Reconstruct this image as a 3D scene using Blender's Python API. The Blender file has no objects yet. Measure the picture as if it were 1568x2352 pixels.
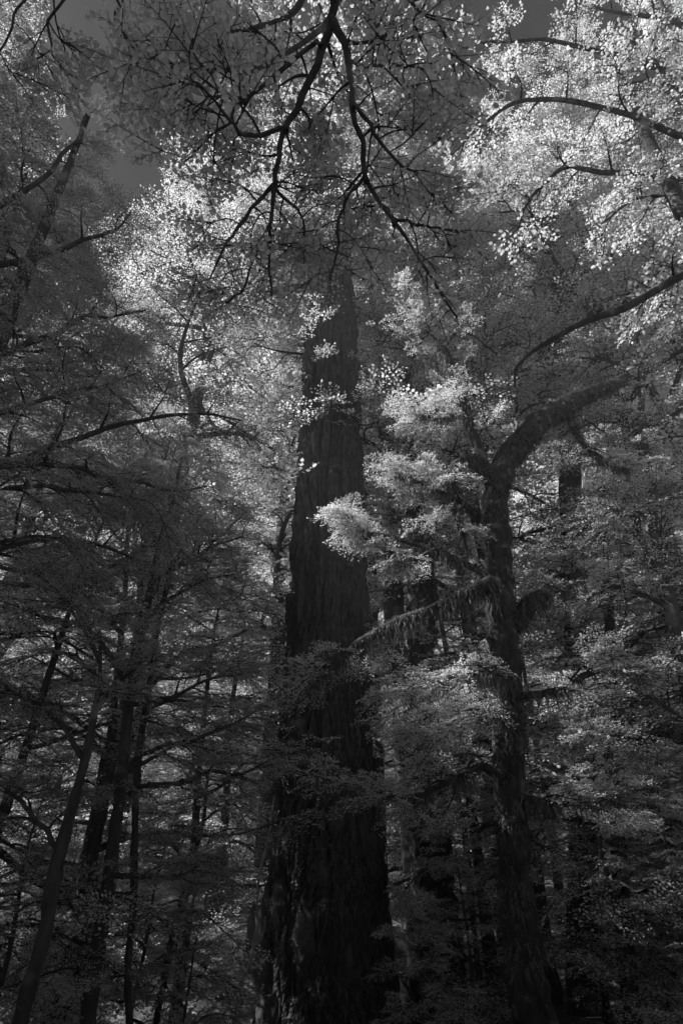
import bpy, math, random
import numpy as np
from mathutils import Vector

# ------------------------------------------------------------------ camera, sky, sun, exposure
SC = bpy.context.scene
COL = SC.collection
PITCH = math.radians(29.0)
CAMZ = 1.6
FPX = 1306.0                                  # focal length in units of a 1568 x 2352 picture
cam = bpy.data.cameras.new('camera')
cam.sensor_fit = 'VERTICAL'; cam.sensor_height = 36.0
cam.lens = FPX / 2352 * 36.0
cam.clip_end = 2000
camo = bpy.data.objects.new('camera', cam); COL.objects.link(camo)
camo.location = (0, 0, CAMZ); camo.rotation_euler = (math.pi / 2 + PITCH, 0, 0)
SC.camera = camo

SUN_EL, SUN_AZ = math.radians(50), math.radians(-80)     # azimuth from +Y, towards +X
SUN_DIR = np.array([math.sin(SUN_AZ) * math.cos(SUN_EL), math.cos(SUN_AZ) * math.cos(SUN_EL), math.sin(SUN_EL)])
W = bpy.data.worlds.new('World'); SC.world = W; W.use_nodes = True
nt = W.node_tree; nt.nodes.clear()
sky = nt.nodes.new('ShaderNodeTexSky'); sky.sky_type = 'NISHITA'; sky.sun_disc = False; sky.air_density = 0.03; sky.dust_density = 0.3
sky.sun_elevation = SUN_EL; sky.sun_rotation = SUN_AZ
sep = nt.nodes.new('ShaderNodeSeparateColor')              # an infrared plate records the red end of the sky
bg = nt.nodes.new('ShaderNodeBackground'); bg.inputs['Strength'].default_value = 0.05
wo = nt.nodes.new('ShaderNodeOutputWorld')
nt.links.new(sky.outputs[0], sep.inputs[0]); nt.links.new(sep.outputs[0], bg.inputs[0]); nt.links.new(bg.outputs[0], wo.inputs[0])
sl = bpy.data.lights.new('sun', 'SUN'); sl.energy = 5.0; sl.angle = math.radians(0.5); sl.color = (1, 1, 1)
so = bpy.data.objects.new('sun', sl); COL.objects.link(so)
so.rotation_euler = Vector(tuple(SUN_DIR)).to_track_quat('Z', 'Y').to_euler()
vs = SC.view_settings
vs.view_transform = 'Standard'; vs.look = 'None'; vs.exposure = 1.05; vs.gamma = 1.0; vs.use_curve_mapping = False
SC.render.engine = 'CYCLES'
cy = SC.cycles
cy.max_bounces = 12; cy.diffuse_bounces = 9; cy.glossy_bounces = 1; cy.transmission_bounces = 9; cy.volume_bounces = 0
cy.use_denoising = True
cy.caustics_reflective = False; cy.caustics_refractive = False

# ------------------------------------------------------------------ helpers
RNG = np.random.default_rng(7)
UPZ = np.array([0., 0., 1.])
CP, SP = math.cos(PITCH), math.sin(PITCH)

def ray(x, y):
    u = (x - 784) / FPX; v = (1176 - y) / FPX
    return np.array([u, CP - v * SP, SP + v * CP])
def at(x, y, Y):
    d = ray(x, y)
    return np.array([0, 0, CAMZ]) + d * (Y / d[1])
def proj(p):
    q = np.asarray(p, float) - np.array([0, 0, CAMZ])
    f = q[1] * CP + q[2] * SP; v = -q[1] * SP + q[2] * CP
    return 784 + FPX * q[0] / f, 1176 - FPX * v / f, f
def rad(x, y, Y, px):
    return px * (Y / ray(x, y)[1]) / FPX
def nrm(v):
    return v / (np.linalg.norm(v) + 1e-9)

def vnoise(p, seed=0):
    """value noise 0..1 at points p (n,3)"""
    i = np.floor(p).astype(np.int64); f = p - i; f = f * f * (3 - 2 * f)
    def h(a):
        n = (a[:, 0] * 374761393 + a[:, 1] * 668265263 + a[:, 2] * 2147483647 + seed * 1274126177) & 0xffffffff
        n = ((n ^ (n >> 13)) * 1274126177) & 0xffffffff
        n = (n ^ (n >> 16)) & 0xffffff
        return n / float(0xffffff)
    r = 0
    for dx in (0, 1):
        for dy in (0, 1):
            for dz in (0, 1):
                w = (f[:, 0] if dx else 1 - f[:, 0]) * (f[:, 1] if dy else 1 - f[:, 1]) * (f[:, 2] if dz else 1 - f[:, 2])
                r = r + w * h(i + np.array([dx, dy, dz]))
    return r

def link(name, data, parent=None):
    o = bpy.data.objects.new(name, data); COL.objects.link(o)
    if parent: o.parent = parent
    return o
def tag(o, label, cat, group=None):
    o['label'] = label; o['category'] = cat
    if group: o['group'] = group
    return o
def empty(name, loc=(0, 0, 0)):
    o = link(name, None); o.location = loc; o.empty_display_size = 0.2
    return o

def mesh(name, V, faces, mats, smooth=True):
    """faces: list of (array (m,k), material index)"""
    me = bpy.data.meshes.new(name)
    V = np.asarray(V, np.float32)
    faces = [(np.asarray(f, np.int32), m) for f, m in faces if len(f)]
    me.vertices.add(len(V)); me.vertices.foreach_set('co', V.ravel())
    nl = sum(f.size for f, m in faces); nf = sum(len(f) for f, m in faces)
    me.loops.add(nl); me.polygons.add(nf)
    me.loops.foreach_set('vertex_index', np.concatenate([f.ravel() for f, m in faces]))
    tot = np.concatenate([np.full(len(f), f.shape[1], np.int32) for f, m in faces])
    me.polygons.foreach_set('loop_start', np.concatenate([[0], np.cumsum(tot)[:-1]]).astype(np.int32))
    me.polygons.foreach_set('loop_total', tot)
    me.polygons.foreach_set('material_index', np.concatenate([np.full(len(f), m, np.int32) for f, m in faces]))
    me.polygons.foreach_set('use_smooth', np.full(nf, smooth))
    for m in mats: me.materials.append(m)
    me.update(calc_edges=True)
    return me

def frames(P):
    T = np.gradient(P, axis=0); T /= np.linalg.norm(T, axis=1)[:, None] + 1e-9
    ref = np.array([1., 0, 0]) if abs(T[0][0]) < 0.8 else np.array([0, 1., 0])
    A = ref - T * (T @ ref)[:, None]
    bad = np.linalg.norm(A, axis=1) < 0.15
    A[bad] = np.array([0, 0, 1.]) - T[bad] * T[bad][:, 2:3]
    A /= np.linalg.norm(A, axis=1)[:, None] + 1e-9
    return T, A, np.cross(T, A)
def tube(P, R, k=8, rough=0.0, freq=3.0, seed=0):
    P = np.asarray(P, float); R = np.asarray(R, float); n = len(P)
    T, A, B = frames(P)
    a = np.arange(k) / k * 2 * math.pi
    ring = np.cos(a)[None, :, None] * A[:, None, :] + np.sin(a)[None, :, None] * B[:, None, :]
    rr = R[:, None] * np.ones(k)
    if rough:
        q = (P[:, None, :] + ring * R[:, None, None]).reshape(-1, 3)
        nn = vnoise(q * freq, seed) * 0.65 + vnoise(q * freq * 2.7, seed + 1) * 0.35
        rr = rr * (1 + rough * (nn.reshape(n, k) - 0.5) * 2)
    V = (P[:, None, :] + ring * rr[:, :, None]).reshape(-1, 3)
    i = np.arange(n - 1)[:, None] * k; j = np.arange(k)[None, :]; j2 = (j + 1) % k
    F = np.stack([i + j, i + j2, i + k + j2, i + k + j], -1).reshape(-1, 4)
    return V, F
def spline(P, n):
    P = np.asarray(P, float); m = len(P)
    if m == 2:
        t = np.linspace(0, 1, n)[:, None]; return P[0] * (1 - t) + P[1] * t
    Q = np.vstack([2 * P[0] - P[1], P, 2 * P[-1] - P[-2]])
    t = np.linspace(0, m - 1 - 1e-6, n); i = t.astype(int); f = (t - i)[:, None]
    a, b, c, d = Q[i], Q[i + 1], Q[i + 2], Q[i + 3]
    return 0.5 * (2 * b + (c - a) * f + (2 * a - 5 * b + 4 * c - d) * f ** 2 + (-a + 3 * b - 3 * c + d) * f ** 3)
def px_path(pts, n=24, wob=0.0, seed=0):
    """pts: (x, y, Y, halfwidth) in picture units -> world points, radii"""
    P = np.array([at(x, y, Y) for x, y, Y, r in pts]); R = np.array([rad(x, y, Y, r) for x, y, Y, r in pts])
    Q = spline(np.hstack([P, R[:, None]]), n); P, R = Q[:, :3], np.maximum(Q[:, 3], 0.002)
    if wob:
        s = np.linspace(0, 9.0, n)
        for c in range(3):
            P[:, c] += wob * (vnoise(np.stack([s, s * 0 + c * 7.1, s * 0 + seed * 3.3], 1), seed) - 0.5) * 2 * np.minimum(1, np.arange(n) / 3)
    return P, R

# ------------------------------------------------------------------ materials (all grey: an infrared black and white picture)
def mat_new(name):
    m = bpy.data.materials.new(name); m.use_nodes = True
    t = m.node_tree; t.nodes.clear()
    return m, t, t.nodes.new('ShaderNodeOutputMaterial')
def leaf_mat(name, lo, hi, trans=0.5):
    m, t, out = mat_new(name)
    g = t.nodes.new('ShaderNodeNewGeometry'); r = t.nodes.new('ShaderNodeMapRange')
    r.inputs['To Min'].default_value = lo; r.inputs['To Max'].default_value = hi
    t.links.new(g.outputs['Random Per Island'], r.inputs['Value'])
    d = t.nodes.new('ShaderNodeBsdfDiffuse'); tr = t.nodes.new('ShaderNodeBsdfTranslucent'); mx = t.nodes.new('ShaderNodeMixShader')
    gl = t.nodes.new('ShaderNodeBsdfGlossy'); gl.inputs['Roughness'].default_value = 0.45; gl.inputs['Color'].default_value = (.6, .6, .6, 1)
    m2 = t.nodes.new('ShaderNodeMixShader'); m2.inputs[0].default_value = 0.04
    mx.inputs[0].default_value = trans
    t.links.new(r.outputs[0], d.inputs['Color']); t.links.new(r.outputs[0], tr.inputs['Color'])
    t.links.new(d.outputs[0], mx.inputs[1]); t.links.new(tr.outputs[0], mx.inputs[2])
    t.links.new(mx.outputs[0], m2.inputs[1]); t.links.new(gl.outputs[0], m2.inputs[2]); t.links.new(m2.outputs[0], out.inputs[0])
    return m
def bark_mat(name, lo, hi, scale=(14, 14, 3), bump=1.0, patch=None):
    m, t, out = mat_new(name)
    tc = t.nodes.new('ShaderNodeTexCoord'); mp = t.nodes.new('ShaderNodeMapping'); mp.inputs['Scale'].default_value = scale
    t.links.new(tc.outputs['Object'], mp.inputs[0])
    n = t.nodes.new('ShaderNodeTexNoise'); n.inputs['Scale'].default_value = 1.0; n.inputs['Detail'].default_value = 5; n.inputs['Roughness'].default_value = 0.65
    t.links.new(mp.outputs[0], n.inputs['Vector'])
    r = t.nodes.new('ShaderNodeMapRange'); r.inputs['From Min'].default_value = .3; r.inputs['From Max'].default_value = .7
    r.inputs['To Min'].default_value = lo; r.inputs['To Max'].default_value = hi
    t.links.new(n.outputs[0], r.inputs['Value'])
    colour = r.outputs[0]
    if patch:                                  # pale lichen and moss with its own ragged outline
        n2 = t.nodes.new('ShaderNodeTexNoise'); n2.inputs['Scale'].default_value = patch[0]; n2.inputs['Detail'].default_value = 6
        t.links.new(tc.outputs['Object'], n2.inputs['Vector'])
        cr = t.nodes.new('ShaderNodeMapRange'); cr.inputs['From Min'].default_value = patch[1]; cr.inputs['From Max'].default_value = patch[1] + .09
        t.links.new(n2.outputs[0], cr.inputs['Value'])
        mx = t.nodes.new('ShaderNodeMix'); mx.data_type = 'FLOAT'
        t.links.new(cr.outputs[0], mx.inputs[0]); t.links.new(colour, mx.inputs[2]); mx.inputs[3].default_value = patch[2]
        colour = mx.outputs[0]
    d = t.nodes.new('ShaderNodeBsdfDiffuse'); d.inputs['Roughness'].default_value = .6
    b = t.nodes.new('ShaderNodeBump'); b.inputs['Strength'].default_value = bump; b.inputs['Distance'].default_value = 0.03
    t.links.new(n.outputs[0], b.inputs['Height']); t.links.new(b.outputs[0], d.inputs['Normal'])
    t.links.new(colour, d.inputs['Color']); t.links.new(d.outputs[0], out.inputs[0])
    return m
LEAF = leaf_mat('beech_leaf', .74, .92)
LEAF_NEAR = leaf_mat('broad_leaf', .70, .90, .45)
NEEDLE = leaf_mat('dark_spray_leaf', .48, .64, .5)
FERN = leaf_mat('fern_leaf', .45, .65, .4)
MOSS = leaf_mat('hanging_moss', .12, .26, .3)
PALEMOSS = leaf_mat('pale_moss', .16, .30, .3)
BARK = bark_mat('beech_bark', .06, .16, patch=(2.2, .58, .28))
TWIG = bark_mat('twig_bark', .05, .10, bump=0)
GIANT = bark_mat('giant_bark', .05, .19, scale=(22, 22, 5), bump=1.0, patch=(5, .66, .22))
MOSSBARK = bark_mat('mossy_bark', .035, .13, scale=(11, 11, 4), bump=1.0, patch=(5, .58, .24))
SOIL = bark_mat('forest_soil', .08, .22, scale=(5, 5, 5), bump=1.0, patch=(2.1, .55, .34))

# ------------------------------------------------------------------ spray templates: a flat twig with its leaves
def leaf_quads(base, d, n, L, wd, fine):
    """leaf outline(s) for arrays of base, direction, normal, length"""
    s = np.cross(d, n); L = L[:, None]; w = L * wd
    if fine:
        V = np.stack([base, base + d * L * .3 + s * w * .85 - n * L * .03, base + d * L * .7 + s * w * .8 - n * L * .05,
                      base + d * L, base + d * L * .7 - s * w * .8 - n * L * .05, base + d * L * .3 - s * w * .85 - n * L * .03,
                      base + d * L * .5 + n * L * .05], 1)
        m = len(base); o = np.arange(m)[:, None] * 7
        F = np.concatenate([o + np.array([[0, 1, 2, 6]]), o + np.array([[6, 2, 3, 4]]), o + np.array([[0, 6, 4, 5]])])
        return V.reshape(-1, 3), F
    V = np.stack([base, base + d * L * .5 + s * w, base + d * L + n * L * .05, base + d * L * .5 - s * w], 1)
    m = len(base); o = np.arange(m)[:, None] * 4
    return V.reshape(-1, 3), o + np.array([[0, 1, 2, 3]])

def spray(seed, nside=11, leaf=.075, gap=.05, fine=False, droop=.18, width=.5, wd=.33, tert=False, jit=.45, wood=.011):
    r = np.random.default_rng(seed)
    tw = []; LB = []; LD = []; LN = []; LL = []
    s = np.linspace(0, 1, 5)
    bend = r.uniform(-.12, .12)
    M = np.stack([s, bend * s * s, -droop * s * s], 1)
    tw.append((M, np.linspace(wood * 1.5, wood * .5, 5)))
    lines = []
    for i in range(nside):
        f = .06 + .92 * (i + r.uniform(-.25, .25)) / nside; f = min(max(f, .03), .97)
        p = np.array([np.interp(f, s, M[:, c]) for c in range(3)])
        side = 1 if i % 2 else -1
        ang = math.radians(r.uniform(38, 62)) * side
        ln = (width * (1 - f) ** .65 + .10) * r.uniform(.7, 1.15)
        d = np.array([math.cos(ang), math.sin(ang), r.uniform(-.22, .22)])
        q = np.linspace(0, 1, 3)[:, None]
        C = p + d * q * ln + np.array([.12 * ln, 0, -droop * ln]) * q * q
        tw.append((C[[0, 2]], np.array([wood * .75, wood * .25]))); lines.append((C, ln, d))
        if tert and ln > .2:
            for k in range(int(ln / .15)):
                g = r.uniform(.15, .85); p2 = p + d * g * ln
                a2 = ang + math.radians(r.uniform(35, 60)) * (1 if k % 2 else -1)
                l2 = ln * r.uniform(.25, .45); d2 = np.array([math.cos(a2), math.sin(a2), r.uniform(-.25, .2)])
                C2 = p2 + d2 * np.linspace(0, 1, 2)[:, None] * l2
                tw.append((C2, None)); lines.append((C2, l2, d2))
    lines.append((M[2:], .55, np.array([1., 0, 0])))
    for C, ln, d in lines:
        m = max(2, int(ln / gap))
        for k in range(m + 1):
            f = (k + .6) / (m + .6) if k < m else 1.0
            x = f * (len(C) - 1); i = min(int(x), len(C) - 2); p = C[i] + (C[i + 1] - C[i]) * (x - i)
            side = 1 if k % 2 else -1
            a = math.atan2(d[1], d[0]) + (math.radians(r.uniform(30, 65)) * side if k < m else 0)
            dd = nrm(np.array([math.cos(a), math.sin(a), d[2] + r.normal(0, jit * .6)]))
            nn = nrm(np.array([r.normal(0, jit), r.normal(0, jit), 1.]))
            nn = nrm(nn - dd * (dd @ nn))
            LB.append(p); LD.append(dd); LN.append(nn); LL.append(leaf * r.uniform(.5, 1.3))
    LV, LF = leaf_quads(np.array(LB), np.array(LD), np.array(LN), np.array(LL), wd, fine)
    TV = []; TF = []; o = 0
    for C, R in tw:
        if R is None:                          # the finest twigs: one thin blade each
            sd = nrm(np.cross(C[1] - C[0], UPZ)) * wood * .45
            v = np.array([C[0] - sd, C[0] + sd, C[1] + sd * .3, C[1] - sd * .3]); f = np.array([[0, 1, 2, 3]])
        else: v, f = tube(C, R, 3); TV.append(v); TF.append(f + o); o += len(v)
    leaves = (np.array(LB), np.array(LD), np.array(LN), np.array(LL))
    return dict(lv=LV, lf=LF, tv=np.vstack(TV), tf=np.vstack(TF), leaves=leaves)

T_BEECH = [spray(10 + i, 10, .085, .062) for i in range(5)]
T_FINE = [spray(30 + i, 12, .062, .05, tert=True, wd=.32, wood=.008) for i in range(5)]
T_NEEDLE = [spray(50 + i, 14, .078, .05, droop=.45, width=.34, wd=.24, tert=True, jit=.35, wood=.006) for i in range(4)]
T_BIG = [spray(70 + i, 7, .13, .085, fine=True, wd=.40, width=.45, jit=.6) for i in range(5)]
T_FAR = [spray(90 + i, 8, .125, .085, wd=.38) for i in range(4)]

class Crown:
    """collects limbs' side twigs and sprays of leaves, builds one mesh"""
    def __init__(s, templates, seed):
        s.T = templates; s.r = np.random.default_rng(seed); s.items = []; s.tubes = []; s.skip = set()
    def put(s, p, d, up, L):
        s.items.append((p, d, up, L, s.r.integers(len(s.T))))
    def twig(s, P, R, k=4):
        s.tubes.append(tube(P, R, k))
    def clothe(s, P, R, sub=8, sublen=1.0, L=.7, start=.25, per=4, lift=.1, flat=.25, tipn=2, end=1.0):
        """side limbs and sprays along the limb P"""
        r = s.r; n = len(P); T, A, B = frames(P)
        for i in range(sub):
            f = start + (end - start) * (i + r.uniform(.1, .9)) / sub
            x = f * (n - 1); k = min(int(x), n - 2); p = P[k] + (P[k + 1] - P[k]) * (x - k)
            t = T[k]; h = np.cross(UPZ, t)
            if np.linalg.norm(h) < .35:
                a = r.uniform(0, 6.28); h = np.array([math.cos(a), math.sin(a), 0])
            h = nrm(h) * (1 if i % 2 else -1)
            d = nrm(t * r.uniform(.25, .8) + h * r.uniform(.6, 1.0) + UPZ * (lift + r.normal(0, .22)))
            ln = sublen * (1.1 - .55 * f) * r.uniform(.65, 1.25)
            q = np.linspace(0, 1, 6)[:, None]
            side = nrm(np.cross(d, UPZ) + 1e-6)
            Q = p + d * q * ln + side * np.sin(q * r.uniform(2, 5)) * ln * r.uniform(-.12, .12) + UPZ * (-.12 * ln * q * q + .05 * ln * np.sin(q * 6))
            r0 = min(R[k] * .55, .012 + .012 * ln)
            s.twig(Q, np.linspace(r0, .004, 6))
            for j in range(per):
                g = .25 + .75 * (j + r.uniform(.2, .8)) / per
                y = min(int(g * 5), 4); pp = Q[y] + (Q[y + 1] - Q[y]) * (g * 5 - y)
                td = nrm(Q[y + 1] - Q[y]); sd = nrm(np.cross(UPZ, td) + 1e-6) * (1 if j % 2 else -1)
                dd = nrm(td * r.uniform(.4, 1.1) + sd * r.uniform(.5, 1.) + UPZ * r.normal(.0, .15))
                s.put(pp, dd, nrm(UPZ + r.normal(0, flat, 3)), L * r.uniform(.65, 1.2))
            s.put(Q[-1] - d * .05, nrm(Q[-1] - Q[-2]), nrm(UPZ + r.normal(0, flat, 3)), L * r.uniform(.7, 1.1))
        for j in range(tipn):
            k = n - 2 - r.integers(0, max(1, n // 4))
            s.put(P[k], nrm(T[k] + r.normal(0, .45, 3)), nrm(UPZ + r.normal(0, flat, 3)), L * r.uniform(.7, 1.1))
    def single_leaves(s, root, leafmat, limit=300):
        """the leaves of the sprays nearest the camera become leaf objects of their own"""
        off = np.array(root.location)
        def size(i):
            x, y, f = proj(i[0] + off)
            return -i[3] / max(f, .5) if f > 0 and 0 < x < 1568 and 0 < y < 2352 else 9
        order = sorted(range(len(s.items)), key=lambda k: size(s.items[k])); n = 0; s.skip = set()
        v, f = leaf_quads(np.zeros((1, 3)), np.array([[1., 0, 0]]), np.array([[0, 0, 1.]]), np.ones(1), .40, True)
        me = mesh('leaf', v, [(f, 0)], [leafmat], False)
        from mathutils import Matrix
        for k in order:
            p, d, u, L, ti = s.items[k]; b, ld, ln_, ll = s.T[ti]['leaves']
            if n + len(b) > limit: break
            u = nrm(u - d * (u @ d)); M = np.stack([d, np.cross(u, d), u])
            for q in range(len(b)):
                x = ld[q] @ M; z = ln_[q] @ M; y = np.cross(z, x); h = ll[q] * L; c = b[q] @ M * L + p
                o = link('leaf', me, root)
                o.matrix_local = Matrix([[x[0] * h, y[0] * h, z[0] * h, c[0]], [x[1] * h, y[1] * h, z[1] * h, c[1]], [x[2] * h, y[2] * h, z[2] * h, c[2]], [0, 0, 0, 1]])
            n += len(b); s.skip.add(k)
    def mesh(s, name, leafmat):
        V = []; FL = []; FT = []; o = 0
        for v, f in s.tubes: V.append(v); FT.append(f + o); o += len(v)
        for k, t in enumerate(s.T):
            it = [i for q, i in enumerate(s.items) if i[4] == k and q not in s.skip] + [i for q, i in enumerate(s.items) if i[4] == k and q in s.skip]
            nlv = sum(1 for q, i in enumerate(s.items) if i[4] == k and q not in s.skip)
            if not it: continue
            p = np.array([i[0] for i in it]); d = np.array([i[1] for i in it]); u = np.array([i[2] for i in it]); L = np.array([i[3] for i in it])
            u = u - d * (u * d).sum(1)[:, None]; u /= np.linalg.norm(u, axis=1)[:, None] + 1e-9
            w = np.cross(u, d); M = np.stack([d, w, u], 1) * L[:, None, None]
            for key, fk, lst in (('lv', 'lf', FL), ('tv', 'tf', FT)):
                X = np.einsum('vc,ncd->nvd', t[key], M) + p[:, None, :]
                c = nlv if key == 'lv' else len(it)
                if not c: continue
                X = X[:c]; m = len(t[key]); F = t[fk][None] + (np.arange(c) * m)[:, None, None] + o
                V.append(X.reshape(-1, 3)); lst.append(F.reshape(-1, 4)); o += m * c
        fl = np.concatenate(FL) if FL else np.zeros((0, 4), int); ft = np.concatenate(FT) if FT else np.zeros((0, 4), int)
        return mesh(name, np.vstack(V), [(fl, 0), (ft, 1)], [leafmat, TWIG], smooth=False)

def hanging(P, R, n, lo, hi, seed, width=.009, all_round=True):
    """short drooping strands round a limb or trunk: vertices and triangles"""
    r = np.random.default_rng(seed); T, A, B = frames(P); m = len(P)
    x = r.uniform(0, m - 1.001, n); pn = vnoise(np.stack([x * .55, x * 0 + seed * 2.7, x * 0], 1), seed); x = x[r.random(n) < np.clip((pn - .3) * 3, .08, 1)]; n = len(x); k = x.astype(int); f = (x - k)[:, None]
    p = P[k] * (1 - f) + P[k + 1] * f; rr = R[k] * .96
    a = r.uniform(0, 2 * math.pi, n)
    out = np.cos(a)[:, None] * A[k] + np.sin(a)[:, None] * B[k]
    b = p + out * rr[:, None] * .97
    ln = r.uniform(lo, hi, n)[:, None] * r.uniform(.3, 1, (n, 1))
    side = np.cross(out, UPZ) + r.normal(0, .4, (n, 3)); side /= np.linalg.norm(side, axis=1)[:, None] + 1e-9
    w = side * width * r.uniform(.5, 1.6, (n, 1))
    mid = b + out * ln * .35 - UPZ * ln * .35 + r.normal(0, .1, (n, 3)) * ln
    tip = b + out * ln * .4 - UPZ * ln + r.normal(0, .12, (n, 3)) * ln
    V = np.stack([b - w, b + w, mid + w * .7, mid - w * .7, tip], 1).reshape(-1, 3)
    o = np.arange(n)[:, None] * 5
    return V, o + np.array([[0, 1, 2, 3]]), o + np.array([[3, 2, 4]])

# ------------------------------------------------------------------ the ground
def ground_z(x, y):
    x = np.asarray(x, float); y = np.asarray(y, float)
    z = 0.9 * np.exp(-((x - 6.3) ** 2 / 9 + (y - 9.5) ** 2 / 12)) + 0.35 * np.exp(-((x + 6) ** 2 / 8 + (y - 8) ** 2 / 10))
    q = np.stack([x.ravel() * .35, y.ravel() * .35, 0 * x.ravel()], 1)
    n = (vnoise(q, 3) - .5) * .5 + (vnoise(q * 3.1, 4) - .5) * .2
    d = np.hypot(x, y)
    far = np.clip((d - 14) / 60, 0, 1)
    dip = np.clip((y - 2.5) / 5.0, 0, 1); dip = dip * dip * (3 - 2 * dip)
    return z + n.reshape(x.shape) * np.clip(d / 3, .2, 1) - .15 - 1.35 * dip + far * 3.0
ax = np.concatenate([-np.geomspace(600, 24, 14), np.linspace(-22, 22, 111), np.geomspace(24, 600, 14)])
ay = np.concatenate([-np.geomspace(600, 12, 10), np.linspace(-10, 40, 126), np.geomspace(43, 600, 14)])
GX, GY = np.meshgrid(ax, ay); GZ = ground_z(GX, GY)
nx, ny = len(ax), len(ay)
gi = (np.arange(ny - 1)[:, None] * nx + np.arange(nx - 1)[None, :])
GF = np.stack([gi, gi + 1, gi + nx + 1, gi + nx], -1).reshape(-1, 4)
g = link('ground', mesh('ground', np.stack([GX, GY, GZ], -1).reshape(-1, 3), [(GF, 0)], [SOIL])); g['kind'] = 'structure'
def gz(x, y): return float(ground_z(np.array([x]), np.array([y]))[0])

# ------------------------------------------------------------------ the giant trunk
def giant():
    Y = 12.0
    prof = [(2420, 560, 935), (2300, 578, 915), (2150, 592, 897), (2000, 612, 886), (1850, 628, 872), (1650, 640, 857), (1450, 650, 850), (1250, 664, 840),
            (1000, 687, 829), (850, 695, 826), (750, 699, 822), (600, 704, 812), (400, 712, 806), (200, 722, 804)]
    P = []; R = []
    for y, l, r_ in prof:
        P.append(at((l + r_) / 2, y, Y)); R.append(rad((l + r_) / 2, y, Y, (r_ - l) / 2))
    P = np.array(P); R = np.array(R)
    base = P[0].copy(); base[2] = gz(base[0], Y) - .5
    P = np.vstack([base, P, P[-1] + np.array([.1, 0, 5.]), P[-1] + np.array([.1, 0, 9.])]); R = np.concatenate([[R[0] * 1.25], R, [R[-1] * .7, .15]])
    zs = np.concatenate([np.linspace(P[0, 2], 16, 310), np.linspace(16.2, P[-1, 2], 50)])
    cx = np.interp(zs, P[:, 2], P[:, 0]); rr = np.interp(zs, P[:, 2], R) * np.interp(zs, [0, 3, 9], [.90, .92, .97])
    K = 250
    th = np.arange(K) / K * 2 * math.pi
    TH, ZZ = np.meshgrid(th, zs); RR = np.repeat(rr[:, None], K, 1)
    c, s = np.cos(TH), np.sin(TH)
    low = np.clip((3.2 - ZZ) / 3.5, 0, 1)
    pf = lambda fr, fz, sd, w=0: vnoise(np.stack([(c * fr + w).ravel(), (s * fr).ravel(), (ZZ * fz).ravel()], 1), sd).reshape(TH.shape)
    lump = (pf(1.3, .25, 1) - .5) * .22 + low ** 1.5 * (pf(2.2, .3, 2) - .35) * .4
    warp = (pf(2, .5, 8) - .5) * 1.2
    rid = np.abs(pf(8, .7, 5, warp) - .5) * 2
    rid2 = np.abs(pf(18, 2.2, 6, warp * 2) - .5) * 2
    fine = pf(36, 7, 7) - .5
    disp = lump * .6 + .14 * np.clip(rid * 1.8, 0, 1) + .07 * rid2 + .05 * fine - .14 + low * (pf(5, 2.2, 9) - .5) * .1
    rad_ = RR + disp
    V = np.stack([cx[:, None] + rad_ * c, Y + rad_ * s, ZZ], -1).reshape(-1, 3)
    i = np.arange(len(zs) - 1)[:, None] * K; j = np.arange(K)[None]; j2 = (j + 1) % K
    F = np.stack([i + j, i + j2, i + K + j2, i + K + j], -1).reshape(-1, 4)
    root = empty('giant_tree', (float(P[0, 0]), Y, gz(P[0, 0], Y)))
    tag(root, 'massive furrowed straight trunk in the middle of the forest with mossy base', 'tree')
    off = np.array(root.location)
    link('trunk', mesh('giant_trunk', V - off, [(F, 0)], [GIANT]), root)
    # knots and moss cushions on the side that faces the camera
    def front(x, y):
        p = at(x, y, Y); R_ = np.interp(p[2], P[:, 2], R) * np.interp(p[2], [0, 3, 9], [.90, .92, .97]); cx_ = np.interp(p[2], P[:, 2], P[:, 0])
        d = ray(x, y); o = np.array([0, 0, CAMZ]); a = d[0] ** 2 + d[1] ** 2; b = d[0] * (o[0] - cx_) + d[1] * (o[1] - Y); cc = (o[0] - cx_) ** 2 + Y * Y - R_ ** 2
        t = (-b - math.sqrt(max(b * b - a * cc, 0))) / a
        return o + d * t
    def lump_mesh(rx, ry, rz, seed, fuzz, mt=None):
        u = np.linspace(0, math.pi, 18); v = np.linspace(0, 2 * math.pi, 24, endpoint=False)
        U, Vv = np.meshgrid(u, v, indexing='ij')
        D = np.stack([np.sin(U) * np.cos(Vv), np.sin(U) * np.sin(Vv), np.cos(U)], -1).reshape(-1, 3)
        r_ = 1 + (vnoise(D * 2 + seed * 9, seed) - .5) * .5 + (vnoise(D * 6 + seed, seed + 2) - .5) * .25
        X = D * r_[:, None] * np.array([rx, ry, rz])
        i = np.arange(17)[:, None] * 24; j = np.arange(24)[None]; j2 = (j + 1) % 24
        Fq = np.stack([i + j, i + 24 + j, i + 24 + j2, i + j2], -1).reshape(-1, 4)
        if fuzz:
            r2 = np.random.default_rng(seed); n = fuzz; k = r2.integers(0, len(X), n)
            b = X[k] + r2.normal(0, .012, (n, 3)); o = D[k] + r2.normal(0, .35, (n, 3)) - UPZ * .35; ln = r2.uniform(.03, .09, (n, 1))
            w = np.cross(o, UPZ); w /= np.linalg.norm(w, axis=1)[:, None] + 1e-6; w = w * .006
            Vf = np.stack([b - w, b + w, b + o * ln], 1).reshape(-1, 3)
            return mesh('moss_cushion', np.vstack([X, Vf]), [(Fq, 0), (np.arange(n * 3).reshape(-1, 3) + len(X), 0)], [mt or PALEMOSS])
        return mesh('knot', X, [(Fq, 0)], [GIANT])
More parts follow.
